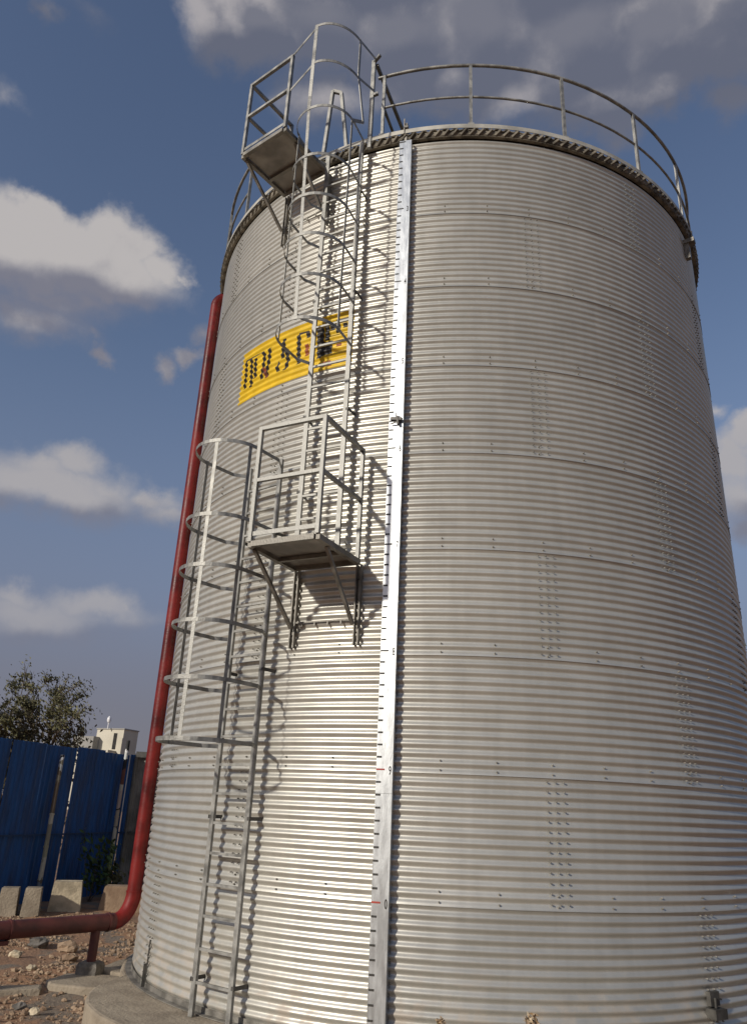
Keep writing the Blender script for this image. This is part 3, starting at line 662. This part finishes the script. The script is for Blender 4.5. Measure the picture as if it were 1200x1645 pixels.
M_greys = mat('grey_sheet', (.25, .235, .20), .6, .1, .2, 2, .1, 20)
def fx(y): return -7.36+(y-4.13)*.2
fence = thing('sheet_fence', 'tall blue corrugated sheet fence behind the red pipe at the left', 'fence', (fx(3), 3, -.15))
y = 1.98; i = 0; rf = random.Random(9)
while y < 6.6:
    y2 = min(y+.92, 6.6); m = MB(); dz = rf.uniform(-.02, .02); o_ = .012*(i % 2)
    ribbed(m, (fx(y)+o_, y), (fx(y2)+o_, y2-.015), -.2, 2.545+dz); m.build('sheet', M_blue, fence); y = y2-.04 if y2 < 6.6 else y2; i += 1
M_rail = mat('blue_rail', (.012, .05, .13), .6)
m = MB(); m.bar((fx(2)+.045, 2, .98), (fx(6.5)+.045, 6.5, .98), .03, .03); m.build('fence_rail', M_rail, fence)
for k in range(6):                             # unseen return just outside the view, turned left so the yard stays sunlit
    x0 = fx(1.98)-.03-.92*k; m = MB(); ribbed(m, (x0-.9, 1.93-.12*(k+1)), (x0, 1.93-.12*k), -.25, 2.54); m.build('sheet', M_blue, fence)
m = MB(); m.bar((fx(1.98)-5.5, 1.25, .98), (fx(1.98)-.05, 1.98, .98), .03, .03); m.build('fence_rail', M_rail, fence)
for yy in (2.75, 3.35, 3.62, 4.02):
    m = MB(); m.box((fx(yy)+.02, yy, 2.56), (.008, 0, 0), (0, .03, 0), (0, 0, .012)); m.build('edge_cap', M_galv2, fence)
def band_mat(name, stops):
    m = bpy.data.materials.new(name); m.use_nodes = True; t = m.node_tree; b_ = t.nodes['Principled BSDF']; b_.inputs['Roughness'].default_value = .75
    co = N(t, 'ShaderNodeTexCoord'); sp = N(t, 'ShaderNodeSeparateXYZ'); t.links.new(co.outputs['Object'], sp.inputs[0])
    n = N(t, 'ShaderNodeTexNoise'); n.inputs['Scale'].default_value = 9; n.inputs['Detail'].default_value = 5; t.links.new(co.outputs['Object'], n.inputs['Vector'])
    f = mth(t, 'ADD', mth(t, 'DIVIDE', sp.outputs['Z'], 3.4), mth(t, 'MULTIPLY_ADD', n.outputs[0], .12, -.06))
    r = N(t, 'ShaderNodeValToRGB'); t.links.new(f, r.inputs[0]); r.color_ramp.interpolation = 'CONSTANT'
    while len(r.color_ramp.elements) > 1: r.color_ramp.elements.remove(r.color_ramp.elements[-1])
    r.color_ramp.elements[0].color = (*stops[0][1], 1); r.color_ramp.elements[0].position = 0
    for p, c in stops[1:]: e_ = r.color_ramp.elements.new(p); e_.color = (*c, 1)
    t.links.new(r.outputs[0], b_.inputs['Base Color']); return m
PA = (.55, .50, .38); PB = (.16, .12, .08); PC = (.55, .56, .52); PD = (.28, .25, .18); PG = (.24, .28, .10); PK = (.02, .02, .02); PW = (.85, .86, .85); PR = (.16, .06, .04)
m1 = band_mat('stained_pole', [(0, PD), (.06, (.20, .22, .24)), (.10, PB), (.12, PA), (.2, (.35, .33, .22)), (.30, PD), (.38, PA), (.42, PB), (.6, PD), (.63, PB), (.66, PC), (.68, PD), (.70, PW), (.72, PK), (.735, PW), (.76, PD)])  # stain bands, with bright glints painted in as white ones near the top
m2 = band_mat('bamboo_pole', [(0, PD), (.06, PG), (.22, (.22, .26, .10)), (.30, PA), (.36, PK), (.37, (.45, .38, .28)), (.46, PK), (.475, (.50, .38, .30)), (.58, PA), (.62, PR), (.70, PK), (.76, PC), (.80, (.75, .75, .72)), (.82, PK)])
def pole(y, dx, h, r, m_, label):
    x = fx(y)+dx; zb = gh(x, y); mb_ = MB(); mb_.tube([(0, 0, -.1), (.005, 0, .8), (-.004, .003, 1.7), (0, 0, h)], [r, r*.97, r*.93, r*.9], 12)
    for z in (.35, .9, 1.45): mb_.tube([(0, 0, z), (0, 0, z+.03)], r*1.12, 12)
    o = mb_.build('pole', m_); o.location = (x, y, zb); return tag(o, label, 'pole', 'thin poles standing against the blue fence')
pole(4.02, .13, 2.50, .042, m1, 'stained thin pole with white glints, left of the two against the blue fence')
pole(6.02, .13, 2.98, .042, m2, 'bamboo-like pole sticking up above the blue fence in front of the white building')
# grey return panel
gp = thing('grey_fence_panel', 'dull grey sheet panel closing the blue fence beside the red pipe', 'fence', (-6.5, 6.66, -.15))
m = MB(); ribbed(m, (-6.86, 6.62), (-3.2, 7.5), -.2, 2.50, .2, .02); m.build('sheet', M_greys, gp)
m = MB(); m.box((-5.03, 7.02, 2.56), Vector((3.66, .88, 0))*.5, Vector((-.01, .04, 0)), (0, 0, .06)); m.build('cap_beam', M_dark, gp)
m = MB(); m.bar((-6.86, 6.56, .98), (-3.2, 7.44, .98), .03, .04); m.build('fence_rail', M_dark, gp)
m = MB(); m.bar((-6.84, 6.55, -.2), (-6.84, 6.55, 2.5), .05, .05); m.build('post', M_greys, gp)

# ballast blocks at the foot of the fence
def ballast(cx, cy, w, d, h, ang, m_, label):
    mb_ = MB(); a = rad(ang); X = Vector((math.cos(a), math.sin(a), 0)); Y = Vector((-math.sin(a), math.cos(a), 0)); zb = gh(cx, cy)-.05; c = Vector((cx, cy, zb)); V = []
    for z, k in ((0, 1.), (h*.94, .86), (h, .83)):
        for sx_, sy_ in ((-1, -1), (1, -1), (1, 1), (-1, 1)): V.append(c+X*sx_*w*k/2+Y*sy_*d*k/2+Vector((0, 0, z)))
    mb_.add(V, [(r*4+i, r*4+(i+1) % 4, (r+1)*4+(i+1) % 4, (r+1)*4+i) for r in range(2) for i in range(4)]+[(8, 9, 10, 11)])
    return tag(mb_.build('concrete_block', m_), label, 'concrete block', 'concrete blocks along the foot of the fence')
ballast(-6.42, 3.40, .52, .35, .50, 22, M_conc2, 'pale trapezoid concrete block standing alone in front of the blue fence')
ballast(-7.02, 2.66, .30, .3, .46, 22, M_conc, 'dull concrete block at the far left edge, first of the pair')
ballast(-6.70, 2.80, .28, .3, .46, 22, M_conc, 'dull concrete block right of the dark gap, second of the pair')
ballast(-5.55, 3.95, .95, .35, .45, 15, M_stone, 'long dark brown block beside the bend of the red pipe')

# ------------------------------------------------------------------ vegetation
def leaf(mb_, c, s_, rn):
    n = Vector((rn.gauss(0, 1), rn.gauss(0, 1), rn.gauss(0, 1)+.4)).normalized(); a = n.cross(Vector((rn.random(), rn.random(), rn.random()+.1))).normalized(); b_ = n.cross(a)
    mb_.add([c-a*s_, c+b_*s_*.42, c+a*s_, c-b_*s_*.42], [(0, 1, 2, 3)])
def tree(x, y, h, cr, label, seed, ml, nleaf=5200, ls=.075, trunkh=.35):
    rn = random.Random(seed); zb = gh(x, y); T = thing('tree', label, 'tree', (x, y, zb)); wood = MB(); tips = []
    def grow(p, d, L, r, lev):
        pts = [p]; q = p.copy(); dd = d.copy(); k = 4
        for i in range(k):
            dd = (dd+Vector((rn.gauss(0, .16), rn.gauss(0, .16), rn.gauss(.03, .1)))).normalized(); q = q+dd*L/k; pts.append(q.copy())
            if lev >= 2: tips.append((q.copy(), lev))
        wood.tube(pts, [r*(1-.55*i/k) for i in range(k+1)], 6, False)
        if lev < 4:
            for _ in range(rn.choice((3, 4)) if lev else 5):
                t = rn.uniform(.45, 1.); i = min(int(t*k), k-1); s0 = pts[i].lerp(pts[i+1], t*k-i) if i+1 <= k else pts[-1]
                nd = (dd+Vector((rn.gauss(0, .75), rn.gauss(0, .75), rn.gauss(.1, .45)))).normalized()
                grow(s0, nd, L*rn.uniform(.55, .75), r*.5, lev+1)
    grow(Vector((x, y, zb-.2)), Vector((0, 0, 1)), h*trunkh+.2, h*.022, 0)
    zs = [t[0].z for t in tips]; zt_ = max(zs); rs = sorted(math.hypot(t[0].x-x, t[0].y-y) for t in tips)[int(len(tips)*.93)]
    kz = h/(zt_-zb); kr = cr/rs
    def fit(p): return Vector((x+(p[0]-x)*kr, y+(p[1]-y)*kr, zb+(p[2]-zb)*kz))
    wood.v = [tuple(fit(v)) for v in wood.v]
    wood.build('trunk', M_bark, T)
    lv = MB(); tp_ = [t for t in tips if t[1] >= 3]; dens_ = {}
    clumps = []
    for _ in range(nleaf//26):
        p, _l = rn.choice(tp_); clumps.append((fit(p), rn.uniform(.12, .36)*cr/2.4, rn.uniform(.7, 1.2)))
    for c, rr, k in clumps:
        for _ in range(int(26*k)):
            v = Vector((rn.gauss(0, .5), rn.gauss(0, .5), rn.gauss(0, .42)))*rr; leaf(lv, c+v, ls*rn.uniform(.6, 1.3), rn)
    lv.build('crown', ml, T); return T
tree(-13.7, 16.4, 6.35, 2.15, 'sparse airy tree rising behind the blue fence, its right half clearest against the sky', 11, M_leaf2, 6000, .065)
tree(-15.7, 15.0, 5.6, 1.9, 'lower looser tree at the left picture edge behind the blue fence', 23, M_leaf2, 5000, .07)
TR = tree(10.9, 17.6, 9.3, 2.9, 'green tree whose crown just shows past the right side of the tank', 31, M_leaf, 9000, .09)
for i, (x, y, sc, rz) in enumerate([(17.5, 11.5, 1.05, 2.0), (18.5, 5.5, .95, 4.1), (19, -1, 1.1, 1.1), (17.5, -7.5, 1., 5.2), (15, -14, 1.1, 3.0), (21, 21, 1.1, .6)]):  # unseen row of copies, added to darken reflections on the tank's right side
    r_ = TR.copy(); C.objects.link(r_); r_.location = (x, y, gh(x, y)); r_.rotation_euler = (0, 0, rz); r_.scale = (sc,)*3
    r_['label'] = ['green tree hidden behind the tank, next to the one that shows', 'tree off to the right of the tank, third of the row', 'tree off to the right, level with the tank', 'tree off to the right, nearer than the tank', 'tree at the near end of the row right of the camera', 'tree at the far end of the row behind the tank'][i]
    for ch in TR.children: c_ = ch.copy(); C.objects.link(c_); c_.parent = r_
# hedge behind the fence
rn = random.Random(8); hg = MB()
for _ in range(12000):
    t = rn.random(); p = Vector((-19, 10.5, 0)).lerp(Vector((-13.1, 16.2, 0)), t); z = rn.uniform(0, 1)**.8*(4.1+.13*math.sin(t*19)+rn.gauss(0, .06))
    leaf(hg, p+Vector((rn.gauss(0, .35), rn.gauss(0, .35), z)), rn.uniform(.05, .12), rn)
T = thing('hedge', 'low brownish hedge showing just over the top of the blue fence', 'hedge', (-16, 13.3, -.15)); hg.build('foliage', M_hedge, T)
st = MB()
for k in range(26):
    p = Vector((-19, 10.5, -.3)).lerp(Vector((-13.1, 16.2, -.3)), k/25); st.tube([p, p+Vector((rn.gauss(0, .1), rn.gauss(0, .1), 1.6)), p+Vector((rn.gauss(0, .2), rn.gauss(0, .2), 2.9))], [.05, .035, .015], 6)
st.build('stems', M_bark, T)
def weed(name, x, y, h, nl, ls, label, cat, seed, ml, head=None, spread=.25, stems=5):
    rn = random.Random(seed); zb = gh(x, y) if math.hypot(x, y) > 4.4 else 0.; T = thing(name, label, cat, (x, y, zb)); s_ = MB(); l_ = MB(); tops = []
    for k in range(stems):
        d = Vector((rn.gauss(0, spread), rn.gauss(0, spread), 1)) if stems > 1 else Vector((0, 0, 1)); p0 = Vector((x, y, zb-.03)); q = p0+d*h*rn.uniform(.6, 1.) if stems > 1 else p0+d*h
        mid_ = p0.lerp(q, .5)+Vector((rn.gauss(0, .02), rn.gauss(0, .02), 0)); s_.tube([p0, mid_, q], [.008, .006, .003], 6); tops.append(q)
        for _ in range(nl//stems):
            t = rn.uniform(.25, 1.); leaf(l_, p0.lerp(q, t)+Vector((rn.gauss(0, ls), rn.gauss(0, ls), rn.gauss(0, ls*.6))), ls*rn.uniform(.6, 1.2), rn)
    s_.build('stem', M_bark, T); l_.build('leaves', ml, T)
    if head:
        hm = MB()
        for q in tops:
            for _ in range(90):
                v = Vector((rn.gauss(0, 1), rn.gauss(0, 1), rn.gauss(0, .8))).normalized()*head; leaf(hm, q+v*rn.uniform(.3, 1), head*.45, rn)
        hm.build('flower_head', M_dry, T)
    return T
weed('shrub', fx(4.85)+.55, 4.85, 1.25, 260, .07, 'dark weedy shrub at the foot of the bamboo-like pole', 'shrub', 2, M_green)
weed('weed', fx(5.7)+.6, 5.3, .7, 160, .06, 'low dark weed between shrub and grey panel', 'weed', 4, M_leaf2)
weed('weed', -.052, -4.6, .665, 40, .02, 'single dark weed tip poking up at the bottom edge of the picture', 'weed', 5, M_leaf2, .030, 0, 1)
weed('weed', .519, -4.6, .705, 10, .016, 'pale dry flower head poking up in front of the tank at the bottom edge', 'weed', 6, M_dry, .048, 0, 1)

# ------------------------------------------------------------------ distant building
bd = thing('rooftop_building', 'cream white flat-roofed building far behind the blue fence', 'building', (-44, 90, 0))
BX = Vector((.9925, .122, 0)); c0 = Vector((-44.2, 90, 0))
vd = Vector((-.43, .9, 0)).normalized(); sdv = Vector((.9, .43, 0)).normalized()
def bbox(mb_, u0, u1, v0, v1, z0, z1):
    c = c0+sdv*(u0+u1)/2+vd*(v0+v1)/2+Vector((0, 0, (z0+z1)/2)); a = rad(38)
    mb_.box(c, (sdv*math.cos(a)-vd*math.sin(a))*(u1-u0)/2, (vd*math.cos(a)+sdv*math.sin(a))*(v1-v0)/2, (0, 0, (z1-z0)/2))
m = MB(); bbox(m, -1.6, 2.6, 0, 3.2, -.5, 9.9); m.build('stair_tower', M_whit, bd)
m = MB(); bbox(m, -4.4, -1.2, 1, 4, -.5, 8.9); m.build('wing', M_greyw, bd)
m = MB(); bbox(m, -7, 3.2, .5, 9, -.5, 7.2); m.build('main_block', M_whit, bd)
m = MB(); bbox(m, -1.7, 2.7, -.1, 3.3, 9.9, 10.05); m.build('parapet', M_greyw, bd)
m = MB(); c = c0+vd*-1.75+sdv*.15; m.box(c+Vector((0, 0, 8.3)), sdv*.22, vd*.3, (0, 0, 1.0)); m.build('window_slot', M_dark, bd)
dish = MB(); c = c0+sdv*-.9+Vector((0, 0, 11.2)); dish.tube([c+Vector((0, 0, -.45)), c+Vector((0, 0, -.2)), c+Vector((0, 0, .1)), c+Vector((0, 0, .35))], [.18, .27, .25, .08], 12); dish.tube([c+Vector((0, 0, -1.3)), c+Vector((0, 0, -.4))], .08, 8)
tag(dish.build('water_tank', mat('white_plastic', (.8, .8, .8), .4)), 'tiny white water tank on a stand above the far building', 'water tank')

scene.render.engine = 'CYCLES'
